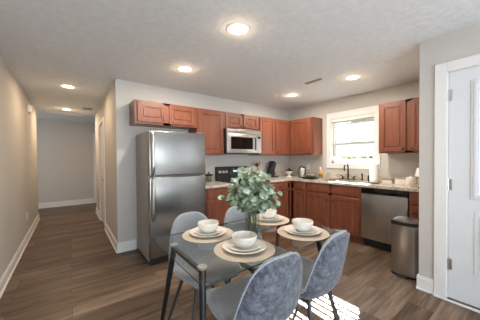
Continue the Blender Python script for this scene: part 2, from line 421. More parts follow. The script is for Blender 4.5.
# casing with a back band
b = MB()
for y0, y1, z0, z1 in ((DY1-0.002, 0.611, 0, 2.172), (DY0-0.09, DY0+0.002, 0, 2.172), (DY0+0.002, DY1-0.002, DZ1-0.002, 2.172)):
    b.box(XD-0.016, XD, y0, y1, z0, z1, 0.003, 1)
b.box(XD, XD+0.11, DY1-0.008, DY1, 0, DZ1); b.box(XD, XD+0.11, DY0, DY0+0.002, 0, DZ1); b.box(XD, XD+0.11, DY0, DY1, DZ1-0.006, DZ1)
struct(b.build('trim_1', M['trim']))
b = MB(); b.box(XD-0.03, XD+0.1, DY0, DY1-0.008, 0, 0.018, 0.005, 2)
struct(b.build('trim_2', M['dark_sill']))
struct(MB().box(XD-0.048, XD-0.0305, DY0-0.09, 0.611, 0, 0.02, 0.006, 2).build('trim_6', M['trim']))
# closed hall door on the right of the hall
b = MB(); b.box(XA+0.012, XA+0.05, DH0+0.003, DH1-0.003, 0.01, 2.03)
for z0, z1 in ((0.2, 0.85), (1.0, 1.85)):
    for u0, u1 in ((DH0+0.1, (DH0+DH1)/2-0.04), ((DH0+DH1)/2+0.04, DH1-0.1)): raised_panel(b, 0, XA+0.012, -1, u0, u1, z0, z1)
hd = struct(b.build('door_2', M['door']))
k = MB(); k.tube([(XA+0.012, DH0+0.07, 0.95), (XA-0.03, DH0+0.07, 0.95)], [0.022, 0.01], 14); k.lathe([(0, -0.026), (0.026, 0), (0, 0.026)], (XA-0.036, DH0+0.07, 0.95), 14)
k.build('door_knob', M['nickel'], hd, True)
b = MB()
for y0, y1, z0, z1 in ((DH0-0.075, DH0, 0, 2.115), (DH1, DH1+0.075, 0, 2.115), (DH0, DH1, 2.04, 2.115)):
    b.box(XA-0.016, XA, y0, y1, z0, z1, 0.003, 1)
struct(b.build('trim_3', M['trim']))
# door on the far wall of the cross passage
b = MB(); b.box(0.683, 1.477, YB+0.012, YB+0.05, 0.01, 2.03)
for z0, z1 in ((0.2, 0.85), (1.0, 1.85)):
    for u0, u1 in ((0.78, 1.04), (1.12, 1.38)): raised_panel(b, 1, YB+0.012, -1, u0, u1, z0, z1)
struct(b.build('door_3', M['door']))
b = MB()
for x0, x1, z0, z1 in ((0.59, 0.68, 0, 2.12), (1.48, 1.57, 0, 2.12), (0.68, 1.48, 2.04, 2.12)):
    b.box(x0, x1, YB-0.016, YB, z0, z1, 0.003, 1)
struct(b.build('trim_4', M['trim']))

# ------------------------------------------------------------------ kitchen window and blind
b = MB()
for y0, y1, z0, z1 in ((WY0-0.085, WY0+0.004, 1.112, 2.18), (WY1-0.004, WY1+0.085, 1.112, 2.18), (WY0+0.004, WY1-0.004, WZ1-0.004, 2.18), (WY0+0.004, WY1-0.004, 1.112, WZ0+0.004)):
    b.box(XW-0.016, XW, y0, y1, z0, z1, 0.003, 1)
for y0, y1, z0, z1 in ((WY0-0.085, WY0-0.06, 1.112, 2.18), (WY1+0.06, WY1+0.085, 1.112, 2.18), (WY0-0.06, WY1+0.06, 2.155, 2.18), (WY0-0.06, WY1+0.06, 1.112, 1.137)):
    b.box(XW-0.024, XW-0.012, y0, y1, z0, z1, 0.003, 1)
struct(b.build('trim_5', M['trim']))
b = MB()
for y0, y1, z0, z1 in ((WY0, WY0+0.03, WZ0, WZ1), (WY1-0.03, WY1, WZ0, WZ1), (WY0, WY1, WZ1-0.03, WZ1), (WY0, WY1, WZ0, WZ0+0.03)):
    b.box(XW+0.07, XW+0.115, y0, y1, z0, z1, 0.003, 1)
win = struct(b.build('window_1', M['white_plastic']))
for z0, z1, x0 in ((1.62, WZ1-0.03, 0.092), (WZ0+0.03, 1.65, 0.075)):
    b = MB()
    for y0, y1, c0, c1 in ((WY0+0.03, WY0+0.06, z0, z1), (WY1-0.06, WY1-0.03, z0, z1), (WY0+0.06, WY1-0.06, z0, z0+0.03), (WY0+0.06, WY1-0.06, z1-0.03, z1)):
        b.box(XW+x0, XW+x0+0.014, y0, y1, c0, c1)
    s_ = b.build('sash', M['white_plastic'], win)
    MB().box(XW+x0+0.005, XW+x0+0.008, WY0+0.06, WY1-0.06, z0+0.03, z1-0.03).build('glass_pane', M['pane'], s_)
bl = thing('window_blind', 'white slatted blind lowered in the kitchen window above the sink', 'blind', (XW+0.035, 2.09, WZ1))
MB().box(XW+0.008, XW+0.062, WY0+0.006, WY1-0.006, WZ1-0.05, WZ1-0.001, 0.003, 1).build('headrail', M['slat'], bl)
SL_P, SL_D, SL_T = 0.0425, 0.046, math.radians(57)
z = WZ1-0.075; xs = XW+0.035
while z > 1.315:
    b = MB(); c, s = math.cos(SL_T), math.sin(SL_T)
    hw = SL_D/2; th = 0.0013
    poly = [(xs-hw*c, z-hw*s), (xs, z+0.002), (xs+hw*c, z+hw*s), (xs+hw*c, z+hw*s+th*2), (xs, z+0.002+th*2), (xs-hw*c, z-hw*s+th*2)]
    b.prism([(p, q_) for p, q_ in poly], 1, WY0+0.012, WY1-0.012)
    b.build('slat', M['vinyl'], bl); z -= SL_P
MB().box(XW+0.012, XW+0.058, WY0+0.012, WY1-0.012, 1.268, 1.288, 0.004, 1).build('bottom_rail', M['slat'], bl)
for y in (WY0+0.13, WY1-0.13):
    b = MB(); b.tube([(XW+0.010, y, 1.27), (XW+0.010, y, WZ1-0.05)], 0.0012, 6); b.tube([(XW+0.060, y, 1.27), (XW+0.060, y, WZ1-0.05)], 0.0012, 6)
    b.build('lift_cord', M['slat'], bl)
MB().tube([(XW+0.004, WY1-0.06, WZ1-0.06), (XW+0.003, WY1-0.062, 1.55)], 0.004, 8).build('tilt_wand', M['white_plastic'], bl)

# porch outside the entry door; unseen roof and wall added to block sun
struct(MB().box(XD+T+0.01, 4.7, -2.2, YD-0.13, -0.12, -0.02).build('porch_floor', M['siding']))
struct(MB().box(XD+T+0.01, 4.9, -2.4, YD-0.13, 2.5, 2.62).build('porch_roof_blocker', M['siding']))
b = MB(); b.box(4.55, 4.7, -2.2, YD-0.13, -0.02, 2.5)
struct(b.build('porch_wall_blocker', M['siding']))
# outside: paved yard and a row of shrubs
struct(MB().box(XW+T+0.02, 60, -30, 40, -0.5, -0.4).build('ground', M['ground']))
def shrub(x, y, r, h, label):
    t = thing('shrub', label, 'shrub', (x, y, -0.4), 'shrubs outside the kitchen window')
    s = MB(); 
    for k in range(5):
        a = k*1.26; s.tube([(x, y, -0.4), (x+math.cos(a)*r*0.3, y+math.sin(a)*r*0.3, -0.4+h*0.7)], [0.03, 0.01], 6)
    s.build('stem', M['stem'], t)
    b = MB()
    for k in range(3800):
        d = Vector((random.gauss(0, 1), random.gauss(0, 1), random.gauss(0, 1))).normalized()*random.uniform(0.45, 1.0)
        c = Vector((x+d.x*r, y+d.y*r, -0.4+h*0.55+d.z*h*0.45))
        u = Vector((random.gauss(0, 1), random.gauss(0, 1), random.gauss(0, 1))).normalized(); v = u.orthogonal().normalized()
        l = random.uniform(0.09, 0.15)
        vs = [b.bm.verts.new(c+p) for p in (-u*l, v*l*0.45, u*l, -v*l*0.45)]
        b.bm.faces.new(vs)
    b.build('foliage', M['shrub'], t)
for x, y, r, h in ((11.2, 2.2, 1.15, 4.3), (11.3, 4.9, 1.15, 4.5), (11.2, 7.6, 1.15, 4.4), (14.2, 3.5, 1.15, 4.9), (14.2, 6.25, 1.15, 5.0), (14.2, 9.0, 1.15, 4.9)):  # raised tall, with an added back row, to dim the sky between the slats
    shrub(x, y, r, h, 'tall green shrub outdoors, added to screen the sky behind the kitchen blind')
for x, y, r, h in ((8.6, 2.6, 0.75, 1.95), (8.7, 4.4, 0.75, 2.0), (8.6, 6.2, 0.75, 1.95)):
    shrub(x, y, r, h, 'tall green shrub outdoors, added to screen the sky behind the kitchen blind')

# ------------------------------------------------------------------ cabinets
def W(ax, front):
    """(u, depth, z) box helper: ax 'y' fronts face -y, ax 'x' fronts face -x"""
    if ax == 'y': return lambda b, u0, u1, d0, d1, z0, z1, bev=0.0, seg=1: b.box(u0, u1, front+d0, front+d1, z0, z1, bev, seg)
    return lambda b, u0, u1, d0, d1, z0, z1, bev=0.0, seg=1: b.box(front+d0, front+d1, u0, u1, z0, z1, bev, seg)
def wpt(ax, front, u, d, z): return (u, front+d, z) if ax == 'y' else (front+d, u, z)
def panel_door(ax, front, u0, u1, z0, z1, name, parent, rail=0.055):
    B = W(ax, front); b = MB(); g = 0.0
    t0, t1 = -0.019, -0.001
    B(b, u0, u0+rail, t0, t1, z0, z1, 0.002); B(b, u1-rail, u1, t0, t1, z0, z1, 0.002)
    B(b, u0+rail, u1-rail, t0, t1, z0, z0+rail, 0.002); B(b, u0+rail, u1-rail, t0, t1, z1-rail, z1, 0.002)
    B(b, u0+rail-0.003, u1-rail+0.003, -0.009, -0.002, z0+rail-0.003, z1-rail+0.003)
    if u1-u0 > 2*rail+0.08 and z1-z0 > 2*rail+0.08:
        B(b, u0+rail+0.018, u1-rail-0.018, -0.014, -0.006, z0+rail+0.018, z1-rail-0.018, 0.006)
    return b.build(name, M['cherry'], parent)
def slab_front(ax, front, u0, u1, z0, z1, name, parent):
    B = W(ax, front); b = MB()
    B(b, u0, u1, -0.016, -0.001, z0, z1, 0.004); B(b, u0+0.025, u1-0.025, -0.019, -0.012, z0+0.025, z1-0.025, 0.003)
    return b.build(name, M['cherry'], parent)
def pull(ax, front, u, z, parent, vertical=True, L=0.085):
    b = MB(); P = lambda uu, d, zz: wpt(ax, front, uu, d, zz)
    e = [(u, z-L/2), (u, z+L/2)] if vertical else [(u-L/2, z), (u+L/2, z)]
    pts = []
    (ua, za), (ub, zb) = e
    for t in (0, 0.08, 0.25, 0.5, 0.75, 0.92, 1):
        d = -0.019-0.026*min(1, math.sin(PI*t)*1.8)
        pts.append(P(ua+(ub-ua)*t, d, za+(zb-za)*t))
    b.tube(pts, 0.005, 8)
    return b.build('pull_handle', M['nickel'], parent, True)
def knob(ax, front, u, z, parent):
    b = MB(); b.tube([wpt(ax, front, u, d, z) for d in (-0.018, -0.028, -0.031, -0.040, -0.044)], [0.006, 0.006, 0.013, 0.014, 0.006], 14)
    return b.build('knob', M['bronze'], parent, True)
def cabinet(name, label, ax, front, u0, u1, depth, z0, z1, doors=(), drawers=(), toe=False, group=None, grip=None):
    grip = grip or knob; loc = wpt(ax, front, (u0+u1)/2, depth/2, z0)
    t = thing(name, label, 'cabinet', loc, group)
    B = W(ax, front); b = MB()
    zb = z0+0.10 if toe else z0
    th = 0.018
    B(b, u0, u0+th, 0, depth, zb, z1); B(b, u1-th, u1, 0, depth, zb, z1)
    B(b, u0+th, u1-th, 0, depth, zb, zb+th)
    if not toe: B(b, u0+th, u1-th, 0, depth, z1-th, z1)
    B(b, u0+th, u1-th, depth-0.012, depth, zb+th, z1-th)
    # face frame
    fr = 0.035
    B(b, u0, u0+fr, -0.0008, 0.018, zb, z1); B(b, u1-fr, u1, -0.0008, 0.018, zb, z1)
    B(b, u0+fr, u1-fr, -0.0008, 0.018, zb, zb+fr); B(b, u0+fr, u1-fr, -0.0008, 0.018, z1-fr, z1)
    if len(doors) > 1: B(b, doors[0][1]-0.02, doors[1][0]+0.02, -0.0008, 0.018, zb, z1)
    if drawers: zz = drawers[0][2]; B(b, u0+fr, u1-fr, -0.0008, 0.018, zz-0.03, zz+0.015)
    b.build('carcass', M['cherry'], t)
    if toe:
        k = MB(); B(k, u0, u1, 0.07, 0.088, 0, 0.1); k.build('toe_kick', M['cherry'], t)
    for (a, c, e, g, hu, hz) in doors:
        d = panel_door(ax, front, a, c, e, g, 'door', t)
        if hu is not None: grip(ax, front, hu, hz, d)
    for (a, c, e, g, hd_) in drawers:
        d = slab_front(ax, front, a, c, e, g, 'drawer', t)
        if hd_: knob(ax, front, (a+c)/2, (e+g)/2, d)
    return t
UF, UX = YF-0.32, XW-0.32      # fronts of upper cabinets
gU = 'cherry wall cabinets'
cabinet('wall_cabinet', 'short two-door cherry wall cabinet above the refrigerator', 'y', UF, 0.70, 1.605, 0.318, 1.80, 2.115,
        [(0.735, 1.105, 1.825, 2.09, 1.078, 1.89), (1.165, 1.565, 1.825, 2.09, 1.195, 1.89)], group=gU, grip=pull)
cabinet('wall_cabinet', 'tall single-door cherry wall cabinet between refrigerator and microwave', 'y', UF, 1.608, 2.108, 0.318, 1.375, 2.115,
        [(1.635, 2.085, 1.40, 2.09, 2.055, 1.435)], group=gU)
cabinet('wall_cabinet', 'short two-door cherry wall cabinet directly above the microwave', 'y', UF, 2.111, 2.897, 0.318, 1.832, 2.115,
        [(2.14, 2.485, 1.86, 2.09, 2.455, 1.885), (2.525, 2.875, 1.86, 2.09, 2.555, 1.885)], group=gU)
cabinet('wall_cabinet', 'single-door cherry wall cabinet touching the handle side of the microwave', 'y', UF, 2.90, 3.335, 0.318, 1.375, 2.115,
        [(2.92, 3.315, 1.40, 2.09, 2.95, 1.435)], group=gU)
cabinet('wall_cabinet', 'narrow cherry wall cabinet filling the inner corner above the coffee maker', 'y', UF, 3.338, XW-0.323, 0.318, 1.375, 2.115,
        [(3.36, 3.765, 1.40, 2.09, 3.39, 1.435)], group=gU)
cabinet('wall_cabinet', 'cherry wall cabinet above the kettle with exposed side toward the window', 'x', UX, 2.68, YF-0.002, 0.318, 1.375, 2.115,
        [(2.71, 3.235, 1.40, 2.09, 2.74, 1.435)], group=gU)
cabinet('wall_cabinet', 'cherry wall cabinet of two doors above the canisters', 'x', UX, YD+0.012, 1.505, 0.318, 1.375, 2.125,
        [(YD+0.04, 1.10, 1.40, 2.10, 1.07, 1.435), (1.15, 1.48, 1.40, 2.10, 1.18, 1.435)], group=gU)
BF, BX = 2.96, 3.49            # fronts of base cabinets
gB = 'cherry base cabinets'
ZT = 0.873
cabinet('base_cabinet', 'cherry base cabinet between refrigerator and range, drawer over door', 'y', BF, 1.575, 2.098, YF-BF-0.003, 0, ZT,
        [(1.61, 2.07, 0.13, 0.685, 2.03, 0.60)], [(1.61, 2.07, 0.715, 0.855, True)], True, gB)
cabinet('base_cabinet', 'cherry base cabinet between the range and the inner corner, drawer over door', 'y', BF, 2.89, BX-0.01, YF-BF-0.003, 0, ZT,
        [(2.92, 3.37, 0.13, 0.685, 2.96, 0.60)], [(2.92, 3.37, 0.715, 0.855, True)], True, gB)
cabinet('base_cabinet', 'narrow cherry base cabinet under the kettle, small drawer over door', 'x', BX, 2.618, YF-0.005, XW-BX-0.003, 0, ZT,
        [(2.645, 2.905, 0.13, 0.685, 2.675, 0.60)], [(2.645, 2.905, 0.715, 0.855, False)], True, gB)
cabinet('base_cabinet', 'wide two-door cherry base cabinet under the sink', 'x', BX, 1.622, 2.615, XW-BX-0.003, 0, ZT,
        [(1.65, 2.10, 0.13, 0.685, 2.065, 0.60), (2.145, 2.59, 0.13, 0.685, 2.18, 0.60)],
        [(1.65, 2.10, 0.715, 0.855, False), (2.145, 2.59, 0.715, 0.855, False)], True, gB)
cabinet('base_cabinet', 'narrow cherry base cabinet between dishwasher and wall end, behind the trash can', 'x', BX, YD+0.012, 1.025, XW-BX-0.003, 0, ZT,
        [(YD+0.03, 1.005, 0.13, 0.685, 0.97, 0.60)], [(YD+0.03, 1.005, 0.715, 0.855, True)], True, gB)

# ------------------------------------------------------------------ countertops
CZ0, CZ1 = 0.876, 0.914
CF, CX = BF-0.027, BX-0.027
c = MB().box(1.575, 2.098, CF, YF-0.002, CZ0, CZ1, 0.004, 1).build('countertop', M['granite'])
tag(c, 'short granite countertop between refrigerator and range', 'countertop')
MB().box(1.575, 2.098, YF-0.022, YF-0.002, CZ1, CZ1+0.10, 0.003, 1).build('backsplash', M['granite'], c)
SX0, SX1, SY0, SY1 = 3.565, 3.965, 1.70, 2.46
b = MB()
b.box(2.887, XW-0.002, 2.94, YF-0.002, CZ0, CZ1); b.box(2.887, CX+0.01, CF, 2.94, CZ0, CZ1)
b.box(CX, XW-0.002, SY1, 2.94, CZ0, CZ1); b.box(CX, XW-0.002, YD+0.004, SY0, CZ0, CZ1)
b.box(CX, SX0, SY0, SY1, CZ0, CZ1); b.box(SX1, XW-0.002, SY0, SY1, CZ0, CZ1)
c = b.build('countertop', M['granite'])
tag(c, 'long L-shaped granite countertop running under the window and around the corner', 'countertop')
b = MB(); b.box(2.887, XW-0.022, YF-0.022, YF-0.002, CZ1, CZ1+0.10, 0.003, 1); b.box(XW-0.022, XW-0.002, YD+0.004, YF-0.002, CZ1, CZ1+0.10, 0.003, 1)
b.build('backsplash', M['granite'], c)

# ------------------------------------------------------------------ sink, faucet
b = MB(); r = 0.012
for y0, y1 in ((SY0, (SY0+SY1)/2-0.012), ((SY0+SY1)/2+0.012, SY1)):
    x0, x1 = SX0+0.004, SX1-0.004; y0 += 0.004; y1 -= 0.004; zb = 0.735; t = 0.003
    b.box(x0, x1, y0, y1, zb, zb+t)
    b.box(x0, x0+t, y0, y1, zb, CZ1+0.003); b.box(x1-t, x1, y0, y1, zb, CZ1+0.003)
    b.box(x0, x1, y0, y0+t, zb, CZ1+0.003); b.box(x0, x1, y1-t, y1, zb, CZ1+0.003)
for x0, x1, y0, y1 in ((SX0-0.02, SX0+0.008, SY0-0.02, SY1+0.02), (SX1-0.008, SX1+0.02, SY0-0.02, SY1+0.02), (SX0, SX1, SY0-0.02, SY0+0.008), (SX0, SX1, SY1-0.008, SY1+0.02), (SX0, SX1, (SY0+SY1)/2-0.014, (SY0+SY1)/2+0.014)):
    b.box(x0, x1, y0, y1, CZ1+0.0005, CZ1+0.007, 0.002, 1)
sk = b.build('sink', M['steel_sink']); tag(sk, 'double-bowl stainless sink set into the countertop below the window', 'sink')
for yc in ((SY0*3+SY1)/4, (SY0+SY1*3)/4):
    MB().lathe([(0, 0.739), (0.04, 0.739), (0.044, 0.742), (0.044, 0.738)], (3.77, yc, 0), 20).build('drain', M['chrome'], sk, True)
fx, fy = 4.035, 2.11
t = thing('faucet', 'dark bronze gooseneck faucet with two handles behind the sink', 'faucet', (fx, fy, CZ1))
MB().box(fx-0.028, fx+0.028, fy-0.13, fy+0.13, CZ1, CZ1+0.014, 0.006, 2).build('base_plate', M['bronze'], t)
pts = [(fx, fy, CZ1+0.014), (fx, fy, CZ1+0.22)]
for k in range(1, 9):
    a = PI*k/8; pts.append((fx-0.065+0.065*math.cos(a), fy, CZ1+0.22+0.065*math.sin(a)))
pts.append((fx-0.13, fy, CZ1+0.17))
MB().tube(pts, [0.017, 0.013]+[0.012]*8+[0.013], 12).build('spout', M['bronze'], t, True)
for s in (-1, 1):
    b = MB(); b.tube([(fx, fy+s*0.1, CZ1+0.012), (fx, fy+s*0.1, CZ1+0.06)], [0.018, 0.012], 12)
    b.tube([(fx, fy+s*0.1, CZ1+0.06), (fx-0.005, fy+s*0.15, CZ1+0.075)], [0.009, 0.007], 8)
    b.build('handle', M['bronze'], t, True)
t = thing('side_sprayer', 'dark bronze sprayer standing to the side of the faucet', 'sprayer', (4.03, 1.86, CZ1))
b = MB(); b.lathe([(0, 0), (0.022, 0), (0.02, 0.02), (0.012, 0.03), (0.013, 0.09), (0.016, 0.12), (0, 0.13)], (4.03, 1.86, CZ1), 14)
b.build('nozzle', M['bronze'], t, True)

# ------------------------------------------------------------------ refrigerator
FX0, FX1, FY0, FY1, FZ = 0.770, 1.538, 2.857, 3.53, 1.667
t = thing('refrigerator', 'stainless top-freezer refrigerator against the wall beside the hallway', 'refrigerator', ((FX0+FX1)/2, (FY0+FY1)/2, 0))
MB().box(FX0, FX1, FY0+0.075, FY1, 0.03, FZ-0.004, 0.008, 2).build('body', M['fridge_side'], t, True)
for nm, z0, z1, hz0, hz1 in (('freezer_door', 1.102, FZ, 1.115, FZ-0.03), ('refrigerator_door', 0.085, 1.085, 0.56, 1.072)):
    d = MB().box(FX0, FX1, FY0, FY0+0.068, z0, z1, 0.014, 3).build(nm, M['steel_fridge'], t, True)
    h = MB(); x = FX0+0.038
    n = 9; pts = []
    for k in range(n):
        u = k/(n-1); pts.append((x, FY0-0.004-0.04*min(1, math.sin(PI*u)*2.6), hz0+(hz1-hz0)*u))
    h.tube(pts, [0.016]+[0.021]*(n-2)+[0.016], 14)
    h.build('handle', M['nickel'], d, True)
MB().box(FX0+0.01, FX1-0.01, FY0+0.03, FY0+0.075, 0.0, 0.082).build('kick_grille', M['black'], t)
MB().box(FX1-0.11, FX1-0.02, FY0+0.02, FY0+0.12, FZ-0.002, FZ+0.016, 0.004, 1).build('hinge_cover', M['grey_plastic'], t)
for x, y in ((FX0+0.06, FY1-0.06), (FX1-0.06, FY1-0.06)):
    MB().tube([(x, y, 0), (x, y, 0.035)], 0.02, 12).build('foot', M['black'], t)

# ------------------------------------------------------------------ microwave
MX0, MX1, MY0, MZ0, MZ1 = 2.113, 2.885, 3.165, 1.40, 1.828
t = thing('microwave', 'stainless microwave hung under the cabinet above the range', 'microwave', (2.5, 3.37, MZ0))
MB().box(MX0, MX1, MY0+0.04, YF-0.002, MZ0, MZ1, 0.003, 1).build('body', M['black'], t)
b = MB(); xd = MX1-0.105
b.box(MX0, xd, MY0, MY0+0.039, MZ0+0.012, MZ1-0.075, 0.006, 2)
d = b.build('door', M['steel'], t, True)
MB().box(MX0+0.075, xd-0.10, MY0-0.003, MY0+0.01, MZ0+0.075, MZ1-0.135, 0.006, 1).build('window', M['black_gloss'], d)
MB().box(xd-0.062, xd-0.02, MY0-0.002, MY0+0.01, MZ0+0.05, MZ1-0.115, 0.006, 1).build('handle_recess', M['black'], d)
h = MB(); h.tube([(xd-0.041, MY0, MZ0+0.06), (xd-0.041, MY0-0.04, MZ0+0.085), (xd-0.041, MY0-0.045, MZ0+0.18), (xd-0.041, MY0-0.04, MZ1-0.155), (xd-0.041, MY0, MZ1-0.13)], 0.011, 10)
h.build('handle', M['nickel'], d, True)
p = MB().box(xd+0.003, MX1, MY0, MY0+0.039, MZ0+0.012, MZ1-0.075, 0.005, 2).build('control_panel', M['steel'], t, True)
b = MB().box(xd+0.02, MX1-0.02, MY0-0.002, MY0+0.01, MZ1-0.15, MZ1-0.11, 0.002, 1); b.build('display', M['black_gloss'], p)
for i in range(2):
    for j in range(4):
        x = xd+0.022+i*0.036; z = MZ0+0.06+j*0.042
        MB().box(x, x+0.026, MY0-0.002, MY0+0.01, z, z+0.026, 0.002, 1).build('button', M['nickel'], p)
b = MB(); b.box(MX0, MX1, MY0, MY0+0.039, MZ1-0.072, MZ1, 0.006, 2)
v = b.build('vent_strip', M['steel'], t, True)
b = MB().box(MX0+0.06, MX1-0.06, MY0-0.001, MY0+0.01, MZ1-0.012, MZ1-0.006); b.build('vent_slot', M['black'], v)
b = MB().box(MX0+0.05, MX1-0.05, MY0+0.06, MY0+0.30, MZ0-0.008, MZ0+0.002, 0.002, 1); b.build('grease_filter', M['grey_plastic'], t)

# ------------------------------------------------------------------ range
RX0, RX1, RY0 = 2.103, 2.882, 2.935
t = thing('range', 'black and stainless electric range below the microwave', 'stove', (2.49, 3.25, 0))
MB().box(RX0, RX1, RY0+0.03, YF-0.03, 0.02, 0.905, 0.004, 1).build('body', M['black'], t)
ck = MB().box(RX0, RX1, RY0, YF-0.10, 0.905, 0.921, 0.004, 1).build('cooktop', M['black_gloss'], t)
for x, y, r in ((2.29, 3.08, 0.09), (2.69, 3.08, 0.11), (2.29, 3.33, 0.11), (2.69, 3.33, 0.08)):
    MB().lathe([(r-0.004, 0.9212), (r, 0.9216), (r+0.002, 0.9212)], (x, y, 0), 32, closed=True).build('burner_ring', M['grey_plastic'], ck)
od = MB().box(RX0+0.004, RX1-0.004, RY0, RY0+0.029, 0.26, 0.80, 0.006, 1).build('oven_door', M['steel'], t, True)
MB().box(RX0+0.10, RX1-0.10, RY0-0.003, RY0+0.01, 0.36, 0.66, 0.006, 1).build('window', M['black_gloss'], od)
MB().tube([(RX0+0.07, RY0, 0.745), (RX0+0.07, RY0-0.045, 0.745), (RX1-0.07, RY0-0.045, 0.745), (RX1-0.07, RY0, 0.745)], 0.011, 10).build('handle', M['nickel'], od, True)
MB().box(RX0+0.004, RX1-0.004, RY0, RY0+0.029, 0.05, 0.25, 0.006, 1).build('storage_drawer', M['steel'], t, True)
MB().box(RX0+0.004, RX1-0.004, RY0, RY0+0.029, 0.81, 0.902, 0.004, 1).build('front_panel', M['steel'], t, True)
b = MB(); b.prism([(YF-0.105, 0.905), (YF-0.03, 0.905), (YF-0.03, 1.165), (YF-0.075, 1.165), (YF-0.095, 1.15)], 0, RX0, RX1)
bgd = b.build('backguard', M['black'], t)
MB().box(2.36, 2.63, YF-0.1085, YF-0.085, 1.02, 1.12, 0.002, 1).build('control_glass', M['black_gloss'], bgd)
MB().box(2.45, 2.54, YF-0.110, YF-0.105, 1.065, 1.095, 0.001, 1).build('clock_display', M['display'], bgd)
MB().box(2.64, 2.87, YF-0.108, YF-0.09, 0.99, 1.14, 0.002, 1).build('steel_trim', M['steel'], bgd)
for x in (2.155, 2.225, 2.295, 2.69, 2.76, 2.83):
    MB().tube([(x, YF-0.095, 1.075), (x, YF-0.127, 1.07)], [0.026, 0.021], 18).build('knob', M['mount'], bgd, True)

# ------------------------------------------------------------------ dishwasher
t = thing('dishwasher', 'stainless dishwasher with black control strip under the counter right of the sink cabinet', 'dishwasher', (3.78, 1.32, 0))
MB().box(BX+0.01, XW-0.03, 1.03, 1.618, 0.1, ZT-0.002).build('tub', M['black'], t)
MB().box(BX-0.022, BX+0.009, 1.033, 1.615, 0.125, 0.785, 0.006, 2).build('door', M['steel'], t, True)
cp = MB().box(BX-0.022, BX+0.009, 1.033, 1.615, 0.79, 0.868, 0.006, 2).build('control_panel', M['black_gloss'], t, True)
for k in range(6): MB().box(BX-0.024, BX-0.02, 1.12+k*0.07, 1.15+k*0.07, 0.838, 0.843, 0.001, 1).build('button', M['black'], cp)
MB().box(BX+0.05, BX+0.07, 1.033, 1.615, 0.0, 0.12).build('kick_plate', M['black'], t)

# ------------------------------------------------------------------ trash can: a bowed front, flat back
def bowed(x0, x1, y0, y1, bow, ins=0.0, n=12, r=0.03):
    """footprint with a front (low x) bulging by bow and rounded corners"""
    pts = []
    yc, hy = (y0+y1)/2, (y1-y0)/2-ins
    for k in range(n+1):
        u = -1+2*k/n
        e = bow*(1-u*u)
        edge = max(0.0, (abs(u)-0.86)/0.14)
        pts.append((x0+ins+bow-e+r*edge*edge, yc+u*hy))
    pts += [(x1-ins-0.01, yc+hy), (x1-ins, yc+hy-0.01), (x1-ins, yc-hy+0.01), (x1-ins-0.01, yc-hy)]
    return pts
TX0, TX1, TY0, TY1 = 2.885, 3.17, 0.780, 1.043
t = thing('trash_can', 'slim stainless trash can with black lid rim beside the wall end', 'trash can', ((TX0+TX1)/2, (TY0+TY1)/2, 0))
MB().prism(bowed(TX0, TX1, TY0, TY1, 0.035, 0.004), 2, 0, 0.022).build('base_ring', M['black'], t)
MB().prism(bowed(TX0, TX1, TY0, TY1, 0.035, 0.006), 2, 0.022, 0.565).build('body', M['steel'], t, True)
MB().prism(bowed(TX0, TX1, TY0, TY1, 0.035, 0.0), 2, 0.565, 0.600).build('rim', M['black'], t, True)
b = MB().prism(bowed(TX0, TX1, TY0, TY1, 0.035, 0.014), 2, 0.600, 0.612, 0.003); b.build('lid', M['steel'], t, True)
MB().box(TX0-0.028, TX0+0.03, (TY0+TY1)/2-0.045, (TY0+TY1)/2+0.045, 0.006, 0.016, 0.003, 1).build('foot_pedal', M['black'], t)

# ------------------------------------------------------------------ things on the counters
def lathed(name, label, cat, x, y, z, prof, m, part='body', group=None, n=28):
    t = thing(name, label, cat, (x, y, z), group)
    MB().lathe(prof, (x, y, z), n).build(part, m, t, True); return t
Z = CZ1+0.0005
# by the refrigerator: glass canister with wide black lid
t = lathed('glass_canister', 'small glass canister with black lid between refrigerator and range', 'canister', 1.90, 3.42, Z, [(0, 0), (0.045, 0), (0.05, 0.01), (0.05, 0.1), (0.046, 0.104), (0.046, 0.012), (0, 0.01)], M['vase_glass'], 'jar')
MB().lathe([(0, 0.104), (0.055, 0.104), (0.075, 0.125), (0.06, 0.14), (0.015, 0.145), (0.015, 0.175), (0, 0.178)], (1.90, 3.42, Z), 24).build('lid', M['black'], t, True)
# utensil crock with spoons
CXc, CYc = 2.985, 3.36
t = lathed('utensil_crock', 'white crock of cooking utensils beside the range', 'crock', CXc, CYc, Z, [(0, 0), (0.055, 0), (0.06, 0.01), (0.06, 0.15), (0.063, 0.156), (0.056, 0.156), (0.053, 0.012), (0, 0.012)], M['porcelain'])
def utensil(name, label, ang, tilt, length, m, head):
    base = Vector((CXc, CYc, Z+0.016)); d = Vector((math.cos(ang)*math.sin(tilt), math.sin(ang)*math.sin(tilt), math.cos(tilt)))
    base = base-Vector((d.x, d.y, 0))*0.06
    tt = thing(name, label, 'utensil', base, 'cooking utensils in the white crock')
    MB().tube([base, base+d*length*0.75], [0.007, 0.006], 10).build('handle', m, tt, True)
    b = MB(); c0 = base+d*length*0.75
    prof = {'spoon': [0.007, 0.02, 0.028, 0.024, 0.006], 'spatula': [0.007, 0.026, 0.03, 0.031, 0.03], 'ladle': [0.008, 0.03, 0.042, 0.036, 0.012]}[head]
    b.tube([c0+d*length*0.25*k/4 for k in range(5)], prof, 12)
    for v in b.bm.verts:
        rel = v.co-c0; side = Vector((-math.sin(ang), math.cos(ang), 0)); nrm = d.cross(side)
        v.co -= nrm*rel.dot(nrm)*(0.6 if head != 'ladle' else 0.1)
    b.build('head', m, tt, True)
utensil('wooden_spoon', 'wooden spoon leaning in the white crock beside the range', 0.4, 0.18, 0.34, M['spoonwood'], 'spoon')
utensil('wooden_spatula', 'flat wooden spatula standing in the white crock beside the range', 2.0, 0.12, 0.32, M['spoonwood'], 'spatula')
utensil('ladle', 'black ladle leaning from the white crock toward the range', 3.5, 0.32, 0.31, M['black'], 'ladle')
